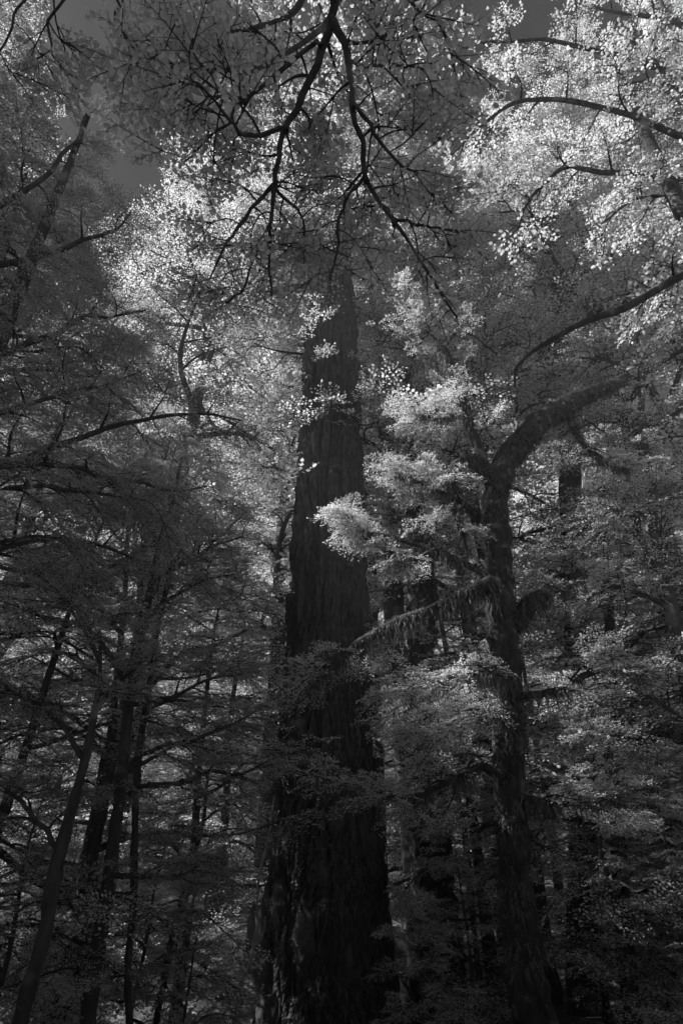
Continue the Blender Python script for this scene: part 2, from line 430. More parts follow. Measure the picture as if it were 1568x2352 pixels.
    for k, (x, y, rx, rz, fz) in enumerate([(686, 1668, .2, .2, 1500), (694, 1735, .2, .18, 1500), (676, 1710, .16, .24, 1200), (770, 1880, .14, .2, 400), (652, 1600, .12, .2, 500),
                                            (640, 2080, .16, .3, 1500), (860, 2080, .13, .3, 1500), (700, 2150, .2, .4, 1800), (800, 2230, .2, .35, 1800), (610, 2210, .2, .3, 1500), (890, 2250, .2, .3, 1500), (740, 2010, .13, .25, 1200)]):
        p = front(x, y); o = link('moss_cushion', lump_mesh(rx, .2, rz, k, fz, MOSS if k > 4 else PALEMOSS), root); o.location = p - off + np.array([0, .1 if k < 5 else .17, 0])
    for k, (x, y, r_) in enumerate([(773, 1076, .13), (735, 1540, .08), (800, 1300, .07)]):
        p = front(x, y); o = link('knot', lump_mesh(r_, r_ * .7, r_ * .8, 40 + k, 0), root); o.location = p - off
    # ragged moss on the foot
    n = 16000; r2 = np.random.default_rng(5)
    yy = r2.integers(0, 110, n); keep = r2.random(n) < np.clip(1.1 - yy / 110, 0, 1) ** .7; yy = yy[keep]; n = len(yy)
    tt = r2.integers(int(K * .5), K, n)
    patch = vnoise(np.stack([np.cos(th[tt]) * 2.5, np.sin(th[tt]) * 2.5, zs[yy] * 1.2], 1), 31) > .42
    yy, tt = yy[patch], tt[patch]; n = len(yy)
    b = V.reshape(len(zs), K, 3)[yy, tt] - off
    out = np.stack([np.cos(th[tt]), np.sin(th[tt]), np.zeros(n)], 1); ln = r2.uniform(.05, .2, (n, 1))
    w = np.stack([-out[:, 1], out[:, 0], np.zeros(n)], 1) * r2.uniform(.006, .02, (n, 1))
    tip = b + out * ln * .35 - UPZ * ln + r2.normal(0, .02, (n, 3)); mid = b + out * ln * .4 - UPZ * ln * .3
    Vm = np.stack([b - w, b + w, mid + w, mid - w, tip], 1).reshape(-1, 3); o_ = np.arange(n)[:, None] * 5
    m = link('moss', mesh('foot_moss', Vm, [(o_ + np.array([[0, 1, 2, 3]]), 0), (o_ + np.array([[3, 2, 4]]), 0)], [MOSS], False), root); m['kind'] = 'stuff'
    # a leafy sprig on the front of the trunk
    C2 = Crown(T_BIG, 88)
    a0 = front(735, 905); P2 = spline([a0, at(722, 850, 10.6), at(735, 770, 10.5), at(745, 720, 10.5)], 14); R2 = np.linspace(.03, .008, 14)
    v, f = tube(P2 - off, R2, 6, .2); link('limb', mesh('sprig', v, [(f, 0)], [TWIG]), root)
    C2.clothe(P2 - off, R2, 6, .34, .45, .2, 1, .2, .5); link('sprig', C2.mesh('sprig_leaves', LEAF_NEAR), root)['kind'] = 'stuff'
    # upper crown
    C = Crown(T_BEECH, 77)
    for k in range(19):
        z = 15.2 + k * .52; a = k * 2.4 + .5; p0 = np.array([np.interp(z, zs, cx), Y, z]) - off
        d = np.array([math.cos(a), math.sin(a), .25]); ln = 3.6 - k * .07
        q = np.linspace(0, 1, 12)[:, None]
        Q = p0 + d * q * ln + UPZ * (.5 * np.sin(q * 3) - .6 * q * q) + np.array([-d[1], d[0], 0]) * np.sin(q * 4 + k) * .25
        Rl = np.linspace(.11, .02, 12)
        v, f = tube(Q, Rl, 6, .2); link('limb', mesh('giant_limb', v, [(f, 0)], [GIANT]), root)
        C.clothe(Q, Rl, 8, 1.0, .8, .2, 3)
    link('crown', C.mesh('giant_crown', LEAF), root)
giant()

# ------------------------------------------------------------------ generic forest trees (a library of kinds, then copies)
def make_tree(name, seed, H, r0, nlimb, limblen, z0, templates, leafmat, L, sub=7, sublen=1.0, per=4, slope=.2, lean=.05, flat=.25, bark=BARK, limbr=.045):
    r = np.random.default_rng(seed)
    n = 26; z = np.linspace(-.4, H, n); q = np.clip(z / H, 0, 1)
    a = r.uniform(0, 6.28)
    P = np.stack([math.cos(a) * lean * H * q ** 1.4, math.sin(a) * lean * H * q ** 1.4, z], 1)
    P[:, 0] += .04 * H * (vnoise(np.stack([q * 4, q * 0, q * 0 + seed], 1), seed) - .5) * q ** .5
    P[:, 1] += .04 * H * (vnoise(np.stack([q * 4, q * 0 + 5, q * 0 + seed], 1), seed) - .5) * q ** .5
    R = r0 * (1 - .93 * q) + r0 * .5 * np.exp(-(z + .4) * 2.2)
    root = empty(name)
    v, f = tube(P, R, 12, .18, 2.5, seed); link('trunk', mesh(name + '_trunk', v, [(f, 0)], [bark]), root)
    C = Crown(templates, seed + 1)
    for k in range(nlimb):
        s = z0 + (1 - z0) * (k + r.uniform(0, .8)) / nlimb; s = min(s, .98)
        x = np.interp(s * H, z, np.arange(n)); i = min(int(x), n - 2); p = P[i] + (P[i + 1] - P[i]) * (x - i)
        a = k * 2.4 + r.uniform(-.5, .5)
        ln = limblen * (1.05 - .75 * ((s - z0) / (1 - z0)) ** 1.3) * r.uniform(.75, 1.2)
        d = np.array([math.cos(a), math.sin(a), slope + .5 * s * s + r.normal(0, .12)]); side = np.array([-d[1], d[0], 0])
        g = np.linspace(0, 1, 12)[:, None]
        Q = p + d * g * ln + UPZ * (-.22 * ln * g * g + .06 * ln * np.sin(g * 5 + k)) + side * np.sin(g * r.uniform(2, 5) + r.uniform(0, 3)) * ln * .08
        Q = Q - (Q[0] - p)
        Rl = np.linspace(min(R[i] * .6, limbr * (ln / limblen + .2)), .012, 12)
        v, f = tube(Q, Rl, 6, .2, 5, seed); link('limb', mesh(name + '_limb', v, [(f, 0)], [bark]), root)
        C.clothe(Q, Rl, sub, sublen * (ln / limblen + .25), L, .18, per, .08, flat)
    C.clothe(P[-9:], R[-9:] + .02, 8, sublen * .6, L, .05, 3, .3, flat)
    for j in range(5): C.put(P[-1], nrm(np.array([r.normal(), r.normal(), .6])), UPZ, L)
    link('crown', C.mesh(name + '_crown', leafmat), root)
    return root
def copy_tree(src):
    c = src.copy(); COL.objects.link(c)
    for ch in src.children:
        d = ch.copy(); COL.objects.link(d); d.parent = c
    return c
class Kind:
    def __init__(s, src): s.src = src; s.used = False
    def place(s, x, y, rz, sc, label, cat='tree', group=None, tilt=(0, 0), z=None):
        o = s.src if not s.used else copy_tree(s.src)
        s.used = True
        o.location = (x, y, gz(x, y) - .05 if z is None else z); o.rotation_euler = (tilt[0], tilt[1], rz); o.scale = (sc, sc, sc)
        for k in ('group',):
            if k in o: del o[k]
        tag(o, label, cat, group)
        return o
UNDER = [Kind(make_tree('understory_tree', 100 + i, 8.5, .11, 15, 2.6, .18, T_BEECH, LEAF, .62, 7, 1.0, 3, .12, .07)) for i in range(2)]
TALL = [Kind(make_tree('tall_beech', 120 + i, 19, .28, 26, 3.9, .30, T_FAR, LEAF, .85, 7, 1.3, 3, .2, .03, limbr=.07)) for i in range(3)]
FEATHER = [Kind(make_tree('feathery_tree', 140 + i, 13, .20, 26, 3.0, .2, T_NEEDLE, NEEDLE, .70, 6, 1.0, 3, .25, .03, .2)) for i in range(1)]
CANOPY = [Kind(make_tree('canopy_beech', 150, 26, .34, 26, 4.2, .46, T_BEECH, LEAF, .9, 7, 1.4, 3, .22, .03, limbr=.08))]
SHRUB = [Kind(make_tree('shrub', 160 + i, 1.7, .025, 9, .8, .1, T_BIG if i else T_BEECH, LEAF_NEAR, .40, 4, .35, 2, .5, .12, limbr=.012)) for i in range(2)]

# near and middle trees standing where the photograph has them
for k, (kd, x, y, rz, sc, lab) in enumerate([
    (FEATHER[0], -5.9, 6.7, .4, 1.05, 'dark feathery tree filling the upper left edge of the picture'),
    (FEATHER[0], -8.3, 12.8, 2.4, 1.3, 'tall dark feathery tree under the patch of open sky, upper left'),
    (FEATHER[0], -3.9, 10.5, 4.0, .85, 'dark feathery tree just left of the giant trunk at mid height'),
    (UNDER[0], -4.6, 8.6, 1.0, 1.0, 'layered small tree with dark drooping plates at the left edge'),
    (UNDER[1], -6.3, 9.6, 3.1, 1.0, 'layered small tree behind the corner trunk at the left edge'),
    (UNDER[0], -6.6, 6.6, 4.6, .8, 'dark layered small tree cut by the left edge, low down'),
    (UNDER[0], 4.7, 9.8, .7, .42, 'young layered tree in the shade just right of the mossy forked trunk'),
    (UNDER[1], 5.3, 7.2, 2.7, .40, 'young layered tree low in the bottom right corner'),
    (UNDER[1], 2.1, 11.2, 1.7, .50, 'young layered tree between the broad mossy trunk and the forked tree'),
    (UNDER[0], 6.6, 10.4, 3.9, .60, 'young layered tree on the slope at the right edge'),
    (UNDER[1], 4.3, 12.0, 5.2, .60, 'young layered tree behind the upright trunk at lower right'),
    (UNDER[0], -3.3, 7.0, 2.9, .42, 'young layered tree in front of the slim leaning tree on the left'),
    (UNDER[1], -4.4, 6.2, .2, .40, 'young layered tree low in the bottom left corner'),
    (UNDER[0], -2.7, 9.4, 1.3, .40, 'young layered tree beside the pale climbing stem'),
    (UNDER[0], -1.9, 8.7, .9, .30, 'knee-high layered sapling in front of the left foot of the giant'),
    (UNDER[1], 1.0, 8.9, 2.0, .28, 'knee-high layered sapling in front of the right foot of the giant'),
    (UNDER[0], 1.9, 10.4, 3.0, .36, 'low layered sapling left of the foot of the mossy forked tree'),
    (UNDER[1], 4.5, 7.9, 4.1, .34, 'low layered sapling right of the foot of the mossy forked tree'),
    (UNDER[0], 4.1, 10.3, 5.0, .50, 'young layered tree beside the upright trunk at lower right'),
    (UNDER[1], 5.4, 11.2, .6, .55, 'young layered tree just behind the right slope'),
    (UNDER[0], 2.6, 13.6, 2.5, .60, 'young layered tree far back between the mossy trunks'),
    (UNDER[1], -2.6, 11.6, 2.2, 1.0, 'layered small tree touching the left side of the giant trunk'),
    (UNDER[0], 2.6, 12.6, 3.3, 1.25, 'layered small tree directly behind the mossy forked tree'),
    (UNDER[1], 5.6, 9.8, .3, 1.0, 'layered dark small tree at the right edge, middle height'),
    (UNDER[0], 7.2, 12.0, 5.0, 1.1, 'layered small tree behind the right edge slope'),
    (TALL[0], 3.6, 15.0, 0.0, 1.1, 'tall sunlit beech whose crown glows right of the giant trunk'),
    (TALL[1], 8.6, 12.5, 1.2, 1.05, 'tall sunlit beech crown in the upper right corner'),
    (TALL[2], -2.0, 17.5, 2.0, 1.25, 'tall bright backlit beech left of the giant trunk behind the hanging branch'),
    (TALL[0], .9, 18.5, 4.0, 1.3, 'tall bright beech standing straight behind the giant trunk'),
]):
    kd.place(x, y, rz, sc, lab)

for x, y, rz, sc, lab in [(-5.5, 15.3, .3, 1.15, 'canopy beech with a glowing backlit crown left of the hanging branch'), (1.6, 13.8, 2.1, 1.02, 'canopy beech whose pale crown closes the top behind the hanging branch'),
                          (4.04, 14.5, 4.4, .95, 'canopy beech behind the sunlit leaf clusters at upper right'), (8.2, 13.5, 5.1, 1.1, 'canopy beech closing the top right corner behind everything'), (-10.4, 7.4, 3.0, .95, 'canopy beech added beyond the left edge to shade the feathery trees')]:  # the last one is added beyond the frame as a sun blocker
    CANOPY[0].place(x, y, rz, sc, lab)
# trees added left of the picture to keep the low sun off the left half
for k, (x, y, sc) in enumerate([(-9.5, 3.5, 1.0), (-11, 8, .98), (-13.5, 2, 1.1), (-15.5, 7, 1.0), (-8.5, -1.5, .95)]):
    TALL[k % 3].place(x, y, k * 1.7, sc, 'tall beech added beyond the left edge for shade, %s' % ['beside the long bare branches', 'behind the feathery edge tree', 'outermost near the camera', 'outermost in the middle', 'behind the camera'][k], 'tree', 'shade beeches added beyond the left edge')
# ------------------------------------------------------------------ trees traced from the photograph
def limb_obj(root, P, R, bark, k=8, rough=.22, seed=0, name='limb'):
    off = np.array(root.location)
    if k >= 20:                                # thick mossy trunks: fine, lumpy skin
        n = len(P) * 2; x = np.linspace(0, len(P) - 1, n); P = np.stack([np.interp(x, np.arange(len(P)), P[:, c]) for c in range(3)], 1); R = np.interp(x, np.arange(len(R)), R); k = 40
        v, f = tube(P - off, R, k, rough, 5, seed)
        ctr = np.repeat(P - off, k, 0); d = v - ctr; ln = np.linalg.norm(d, axis=1)[:, None]
        q = np.stack([v[:, 0], v[:, 1], v[:, 2] * .35], 1)
        g = (vnoise(q * 14, seed + 4) - .5) * .06 + (vnoise(v * 26, seed + 5) - .5) * .03
        v = v + d / ln * g[:, None]
        return link(name, mesh(name, v, [(f, 0)], [bark]), root)
    v, f = tube(P - off, R, k, rough, 6, seed)
    return link(name, mesh(name, v, [(f, 0)], [bark]), root)
def to_ground(P, R, deep=.4, flare=1.35):
    """carry the first point of a trunk straight down into the ground"""
    z = gz(P[0, 0], P[0, 1]) - deep
    if P[0, 2] <= z: return P, R
    n = max(3, int((P[0, 2] - z) / .25)); q = np.linspace(0, 1, n, endpoint=False)[:, None]
    lo = P[0] + np.array([P[0, 0] - P[1, 0], 0, 0]) * .0; b = np.array([lo[0], lo[1], z])
    return np.vstack([b * (1 - q) + P[0] * q, P]), np.concatenate([R[0] * (1 + (flare - 1) * (1 - q[:, 0]) ** 2), R])
def hero(name, label, trunk, limbs, templates, leafmat, L, bark=BARK, sub=7, sublen=.8, per=3, moss=0, mosslen=(.04, .2), seed=0, wob=.05, crown_up=None, trunk_k=16, rough=.28, cat='tree', start=.2, flat=.25, single=0, lift=.1):
    P, R = trunk if isinstance(trunk, tuple) else px_path(trunk, 80, wob, seed)
    P, R = to_ground(P, R)
    root = empty(name, (float(P[0, 0]), float(P[0, 1]), gz(P[0, 0], P[0, 1]))); tag(root, label, cat)
    limb_obj(root, P, R, bark, trunk_k, rough, seed, 'trunk')
    off = np.array(root.location); C = Crown(templates, seed + 5); paths = [(P, R)]; every = [(P, R)]
    if crown_up: C.clothe(P - off, R, crown_up[0], crown_up[1], L, crown_up[2], per, .1, flat)
    for k, lb in enumerate(limbs):
        opt = {}
        if isinstance(lb, dict): opt = dict(lb); lb = opt.pop('p')
        m = opt.pop('moss', True); bare = opt.pop('bare', False)
        Q, Rl = lb if isinstance(lb, tuple) else px_path(lb, 22, wob, seed + k + 1)
        near = [(np.linalg.norm(A_ - Q[0], axis=1) - B_, A_, B_) for A_, B_ in every]      # every limb grows out of wood
        d0, A_, B_ = min(near, key=lambda e: e[0].min()); i0 = int(d0.argmin())
        if d0[i0] > .0:
            m0 = max(2, int(d0[i0] / .12)); q = np.linspace(0, 1, m0, endpoint=False)[:, None]
            Q = np.vstack([A_[i0] * (1 - q) + Q[0] * q - UPZ * np.sin(q * math.pi) * .06, Q]); Rl = np.concatenate([np.full(m0, min(Rl[0] * 1.1, B_[i0])), Rl])
        limb_obj(root, Q, Rl, bark, 8, rough, seed + k); every.append((Q, Rl))
        if m: paths.append((Q, Rl))
        if not bare:
            a = dict(sub=sub, sublen=sublen, L=L, start=start, per=per, flat=flat, lift=lift); a.update(opt)
            C.clothe(Q - off, Rl, **a)
    if single: C.single_leaves(root, leafmat, single)
    if C.items: link('crown', C.mesh(name + '_crown', leafmat), root)
    if moss:
        VV = []; F4 = []; F3 = []; o = 0
        for k, (Q, Rl) in enumerate(paths):
            n = int(moss * np.linalg.norm(np.diff(Q, axis=0), axis=1).sum() * (0.4 + 4 * Rl.mean()))
            v, a, b = hanging(Q - off, Rl, n, mosslen[0], mosslen[1] * (.5 if k == 0 else 1), seed + k)
            VV.append(v); F4.append(a + o); F3.append(b + o); o += len(v)
        m = link('moss', mesh(name + '_moss', np.vstack(VV), [(np.vstack(F4), 0), (np.vstack(F3), 0)], [MOSS], False), root); m['kind'] = 'stuff'
    return root
def W_(pts, Y, r0, r1):
    n = len(pts)
    return [(x, y, Y, r0 + (r1 - r0) * i / (n - 1)) for i, (x, y) in enumerate(pts)]

# the mossy forked tree right of the giant
hero('mossy_tree', 'mossy dark tree with a thick limb bending over to the right', 
     [(1235, 2420, 9, 51.1), (1215, 2250, 9, 43.4), (1190, 2050, 9, 37.2), (1175, 1850, 9, 34.8), (1166, 1650, 9, 34.0), (1150, 1450, 9, 32.5), (1143, 1250, 9, 29.4), (1138, 1140, 9, 28.6), (1160, 1070, 9, 27.9), (1205, 1000, 9, 27.1),
      (1250, 957, 9.1, 24.8), (1310, 928, 9.2, 20.2), (1375, 900, 9.3, 12.6), (1420, 880, 9.4, 7.2), (1460, 850, 9.5, 3.6)],
     [dict(p=[(1125, 1110, 9, 17), (1098, 1030, 9, 12), (1065, 940, 9, 10), (1030, 830, 9, 9), (985, 760, 9, 6), (930, 700, 9, 3)], sub=12, sublen=.9),
      dict(p=[(1118, 1090, 9, 13), (1080, 1055, 8.9, 12), (1045, 1075, 8.8, 11), (1033, 1130, 8.8, 9), (1050, 1190, 8.8, 7), (1075, 1260, 8.8, 3)], sub=4, sublen=.5),
      dict(p=W_([(1120, 1325), (1060, 1290), (1000, 1268), (935, 1285), (880, 1262), (830, 1222), (800, 1160)], 8.9, 8, 2), sub=9, sublen=.6, start=.4),
      dict(p=W_([(1125, 1340), (1060, 1375), (1000, 1397), (930, 1425), (850, 1458), (790, 1498), (740, 1540), (700, 1560)], 8.0, 20, 3), sub=8, sublen=.5, start=.72),
      dict(p=[(1175, 1440, 9, 24), (1220, 1388, 8.9, 22), (1265, 1357, 8.8, 17), (1310, 1337, 8.8, 12), (1335, 1305, 8.7, 5)], sub=2, sublen=.4),
      dict(p=W_([(1170, 1545), (1090, 1552), (990, 1580), (900, 1600)], 8.2, 8, 2), sub=14, sublen=.8, per=4),
      dict(p=W_([(1150, 1640), (1080, 1650), (1010, 1680), (960, 1690)], 8.4, 8, 2), sub=10, sublen=.7, per=4),
      dict(p=W_([(1110, 1760), (1050, 1795), (960, 1822), (890, 1830), (810, 1800), (720, 1790)], 8.6, 10, 2), sub=16, sublen=.6),
      dict(p=W_([(1200, 1830), (1270, 1845), (1340, 1835), (1420, 1850)], 8.8, 9, 3), sub=8, sublen=.8),
      dict(p=W_([(1190, 1600), (1290, 1580), (1380, 1540), (1480, 1530)], 8.6, 9, 3), sub=10, sublen=.9),
      dict(p=W_([(1115, 1200), (1050, 1150), (990, 1120), (940, 1095), (905, 1085)], 9.4, 9, 2), sub=13, sublen=.55),
      dict(p=W_([(1000, 1268), (900, 1235), (830, 1215), (795, 1190)], 9.0, 5, 1.5), sub=7, sublen=.45, start=.5),
      dict(p=W_([(1065, 940), (1000, 960), (940, 945)], 9.3, 6, 2), sub=9, sublen=.55),
      dict(p=W_([(1300, 930), (1330, 1010), (1390, 1060), (1450, 1080)], 9.2, 7, 2), sub=8, sublen=.8),
     ], T_FINE, LEAF, .52, MOSSBARK, 8, .8, 3, moss=1000, mosslen=(.06, .34), seed=11, wob=.05, rough=.3, trunk_k=20)
# broad mossy trunk between the giant and the forked tree
hero('mossy_trunk_tree', 'broad moss-covered trunk standing between the giant and the forked tree',
     [(1005, 2420, 13, 87.3), (1000, 2250, 13, 65.1), (995, 2050, 13, 50.3), (985, 1850, 13, 41.4), (975, 1680, 13, 35.5), (966, 1540, 13, 31.8), (966, 1440, 13, 33.3), (962, 1320, 13, 28.1), (955, 1150, 13, 19.2), (950, 950, 13, 8.9)],
     [W_([(960, 1300), (1010, 1200), (1060, 1130)], 13, 12, 4), W_([(955, 1150), (900, 1060), (870, 980), (850, 900)], 13, 9, 3), W_([(950, 950), (990, 850), (1050, 790)], 13, 8, 2), W_([(950, 1000), (900, 900), (870, 820), (860, 740)], 13, 8, 2)],
     T_BEECH, LEAF, .62, MOSSBARK, 9, 1.0, 3, moss=500, mosslen=(.04, .2), seed=23, rough=.35, trunk_k=24, crown_up=(10, 1.2, .75))
# leaning slim trees on the left
hero('slim_tree', 'slim dark leaning tree on the left with a long branch reaching the giant',
     [(195, 2420, 7.5, 18.7), (215, 2260, 7.5, 17.3), (250, 2000, 7.5, 14.4), (280, 1780, 7.5, 13.0), (300, 1600, 7.5, 11.5), (328, 1430, 7.5, 10.1), (365, 1270, 7.5, 6.5), (395, 1160, 7.5, 4.3), (420, 1050, 7.5, 2.2)],
     [W_([(284, 1836), (330, 1808), (420, 1797), (490, 1772), (560, 1778), (640, 1735)], 7.6, 9, 2), W_([(256, 2008), (330, 2015), (420, 2005), (480, 1955)], 7.5, 6, 2),
      W_([(318, 1470), (360, 1400), (400, 1372), (475, 1330), (540, 1320)], 7.4, 7, 2), W_([(350, 1335), (400, 1300), (440, 1290), (490, 1255), (560, 1230)], 7.4, 7, 2),
      W_([(300, 1600), (240, 1490), (190, 1430), (160, 1360), (130, 1300)], 7.4, 7, 2), W_([(282, 1770), (360, 1720), (450, 1700), (540, 1660), (600, 1620)], 7.5, 7, 2),
      W_([(300, 1620), (400, 1600), (480, 1560), (560, 1550)], 7.6, 6, 2), W_([(370, 1260), (330, 1200), (300, 1120)], 7.5, 5, 2)],
     T_FINE, NEEDLE, .42, BARK, 9, .65, 3, seed=31, wob=.03, crown_up=(8, .6, .6))
hero('slim_tree', 'thin dark stem rising right beside the slim leaning tree on the left',
     [(300, 2420, 8.2, 9), (300, 2150, 8.2, 8), (312, 1800, 8.2, 8), (345, 1580, 8.2, 7), (370, 1400, 8.2, 6), (420, 1260, 8.2, 4), (460, 1180, 8.2, 2)],
     [W_([(345, 1580), (420, 1500), (500, 1480), (580, 1440)], 8.2, 5, 2), W_([(400, 1310), (470, 1260), (560, 1180)], 8.2, 4, 2)], T_FINE, LEAF, .42, BARK, 8, .7, 3, seed=37, wob=.03)
hero('slim_tree', 'dark leaning trunk nearest the bottom left corner',
     [(30, 2420, 6.5, 19.8), (90, 2200, 6.5, 17.2), (130, 2000, 6.5, 15.2), (170, 1830, 6.5, 11.9), (205, 1690, 6.5, 8.6), (225, 1580, 6.5, 5.3), (230, 1450, 6.5, 2.6)],
     [W_([(190, 1740), (120, 1640), (60, 1600), (-20, 1580)], 6.5, 7, 2), W_([(215, 1640), (280, 1560), (330, 1500)], 6.5, 6, 2), W_([(140, 1960), (60, 1850), (0, 1800)], 6.5, 7, 2), W_([(228, 1520), (180, 1420), (110, 1360), (30, 1340)], 6.5, 5, 2)],
     T_FINE, NEEDLE, .42, BARK, 9, .7, 3, seed=41, wob=.03, crown_up=(6, .6, .7))
hero('slim_tree', 'second leaning dark trunk behind the corner trunk at lower left',
     [(160, 2420, 9.5, 13.5), (190, 2200, 9.5, 12.8), (225, 1950, 9.5, 11.2), (245, 1780, 9.5, 10.5), (262, 1600, 9.5, 8.2), (280, 1400, 9.5, 6.0), (290, 1200, 9.5, 3.0)],
     [W_([(250, 1740), (180, 1680), (100, 1660), (20, 1690)], 9.5, 6, 2), W_([(262, 1600), (200, 1530), (120, 1500), (40, 1520)], 9.5, 6, 2), W_([(275, 1450), (200, 1370), (120, 1330)], 9.5, 5, 2), W_([(285, 1300), (350, 1230), (420, 1170)], 9.5, 5, 2)],
     T_BEECH, LEAF, .55, BARK, 9, 1.0, 3, seed=43, wob=.04, crown_up=(8, .9, .6))
hero('sapling', 'thin leaning sapling with a bright left edge, left of the giant base',
     [(362, 2330, 10, 8), (380, 2230, 10, 8), (403, 2120, 10, 7), (430, 2020, 10, 6), (455, 1930, 10, 5), (470, 1850, 10, 4), (478, 1780, 10, 3)],
     [W_([(440, 1990), (390, 1940), (350, 1930)], 10, 3, 1.5), W_([(462, 1890), (520, 1850), (570, 1860)], 10, 3, 1.5), W_([(420, 2060), (480, 2010), (530, 2010)], 10, 3, 1.5)], T_BEECH, LEAF, .45, BARK, 5, .6, 3, seed=47, wob=.02)
# a climbing stem up the giant's left foot, its sunlight put into the pale bark
PALE_SUNLIT = bark_mat('pale_sunlit_stem', .35, .55, bump=.3)
hero('climbing_stem', 'crooked climbing stem, sunlight put into its pale colour, against the left foot of the giant trunk',
     [(535, 2380, 10.2, 5), (552, 2290, 10.3, 5), (572, 2200, 10.5, 4), (590, 2110, 10.7, 4), (600, 2010, 10.8, 3), (622, 1900, 10.9, 3), (630, 1830, 11, 2)], [], T_FINE, LEAF, .4, PALE_SUNLIT, seed=53, wob=.05, trunk_k=7, cat='plant')
# tree outside the left edge whose long branches cross the picture
t0 = at(-170, 1200, 5.6); PT = np.stack([np.full(30, t0[0]), np.full(30, 5.6), np.linspace(gz(t0[0], 5.6) - .4, 13, 30)], 1)
hero('feathery_tree', 'tree beyond the left edge with long bare branches reaching in', (PT, np.linspace(.24, .03, 30)),
     [W_([(-165, 1100), (-60, 1078), (60, 1055), (120, 1030), (200, 1000), (290, 968), (380, 955), (470, 950), (560, 955)], 5.6, 11, 2),
      W_([(-165, 1085), (-40, 1070), (60, 1062), (170, 1075), (250, 1090), (340, 1110), (400, 1132), (480, 1120)], 5.5, 9, 2),
      W_([(-165, 1160), (0, 1130), (90, 1120), (180, 1125), (260, 1137), (340, 1150)], 5.4, 8, 2),
      W_([(-165, 680), (-40, 625), (60, 595), (160, 565), (240, 540), (300, 490)], 5.5, 11, 2),
      W_([(-165, 880), (-40, 825), (80, 790), (150, 750), (200, 722), (260, 728), (340, 715)], 5.5, 10, 2),
      W_([(-165, 990), (-40, 955), (100, 920), (180, 895), (250, 880), (320, 850)], 5.6, 8, 2),
      W_([(-165, 800), (-40, 800), (60, 808), (160, 800), (250, 815)], 5.7, 6, 2),
      W_([(-165, 560), (-20, 480), (90, 420), (170, 330), (200, 250)], 5.5, 9, 2),
      W_([(-165, 1300), (0, 1250), (100, 1230), (180, 1260)], 5.6, 7, 2)],
     T_NEEDLE, NEEDLE, .5, BARK, 10, .75, 3, seed=59, wob=.05)
# right edge trees
hero('slim_tree', 'dark trunk leaning in from the right edge at mid height',
     [(1690, 2350, 9.8, 24), (1640, 2000, 9.8, 20), (1590, 1650, 9.8, 17), (1545, 1420, 9.8, 15), (1515, 1270, 9.8, 14), (1492, 1130, 9.8, 12), (1480, 1000, 9.8, 9), (1468, 860, 9.8, 6), (1460, 720, 9.8, 3)],
     [W_([(1500, 1170), (1440, 1090), (1380, 1050), (1300, 1040)], 9.8, 6, 2), W_([(1540, 1400), (1460, 1360), (1390, 1350), (1330, 1380)], 9.8, 6, 2), W_([(1482, 1020), (1540, 960), (1600, 900)], 9.8, 6, 2), W_([(1470, 880), (1400, 830), (1330, 820)], 9.8, 5, 2),
      W_([(1570, 1550), (1480, 1540), (1400, 1560), (1320, 1550)], 9.8, 7, 2), W_([(1590, 1650), (1500, 1660), (1430, 1700), (1340, 1690)], 9.8, 7, 2)],
     T_BEECH, LEAF, .55, BARK, 9, .9, 3, seed=61, wob=.04, crown_up=(8, .7, .6))
hero('slim_tree', 'thinner dark trunk just inside the trunk leaning from the right edge',
     [(1660, 2250, 10.4, 13), (1600, 1800, 10.4, 11), (1560, 1480, 10.4, 9), (1528, 1390, 10.4, 9), (1490, 1290, 10.4, 8), (1460, 1190, 10.4, 7), (1440, 1050, 10.4, 5), (1425, 900, 10.4, 3)],
     [W_([(1475, 1240), (1400, 1200), (1330, 1220)], 10.4, 4, 2), W_([(1445, 1080), (1390, 1000), (1340, 960)], 10.4, 4, 2), W_([(1450, 1130), (1520, 1080), (1580, 1090)], 10.4, 4, 2)], T_BEECH, LEAF, .55, BARK, 9, .9, 3, seed=67, wob=.04)
hero('slim_tree', 'upright dark trunk on the slope at the lower right',
     [(1452, 2330, 11, 20), (1440, 2200, 11, 20), (1425, 2000, 11, 18), (1415, 1850, 11, 17), (1400, 1700, 11, 15), (1395, 1500, 11, 12), (1390, 1300, 11, 8), (1385, 1100, 11, 4)],
     [W_([(1415, 1830), (1340, 1790), (1270, 1800)], 11, 7, 2), W_([(1405, 1760), (1480, 1700), (1560, 1690)], 11, 7, 2), W_([(1395, 1560), (1460, 1470), (1540, 1430)], 11, 6, 2), W_([(1420, 1950), (1500, 1900), (1580, 1880)], 11, 6, 2), W_([(1390, 1400), (1320, 1330), (1260, 1310)], 11, 5, 2)],
     T_BEECH, LEAF, .6, MOSSBARK, 9, 1.1, 3, seed=71, wob=.05, moss=150, crown_up=(9, 1.1, .5))
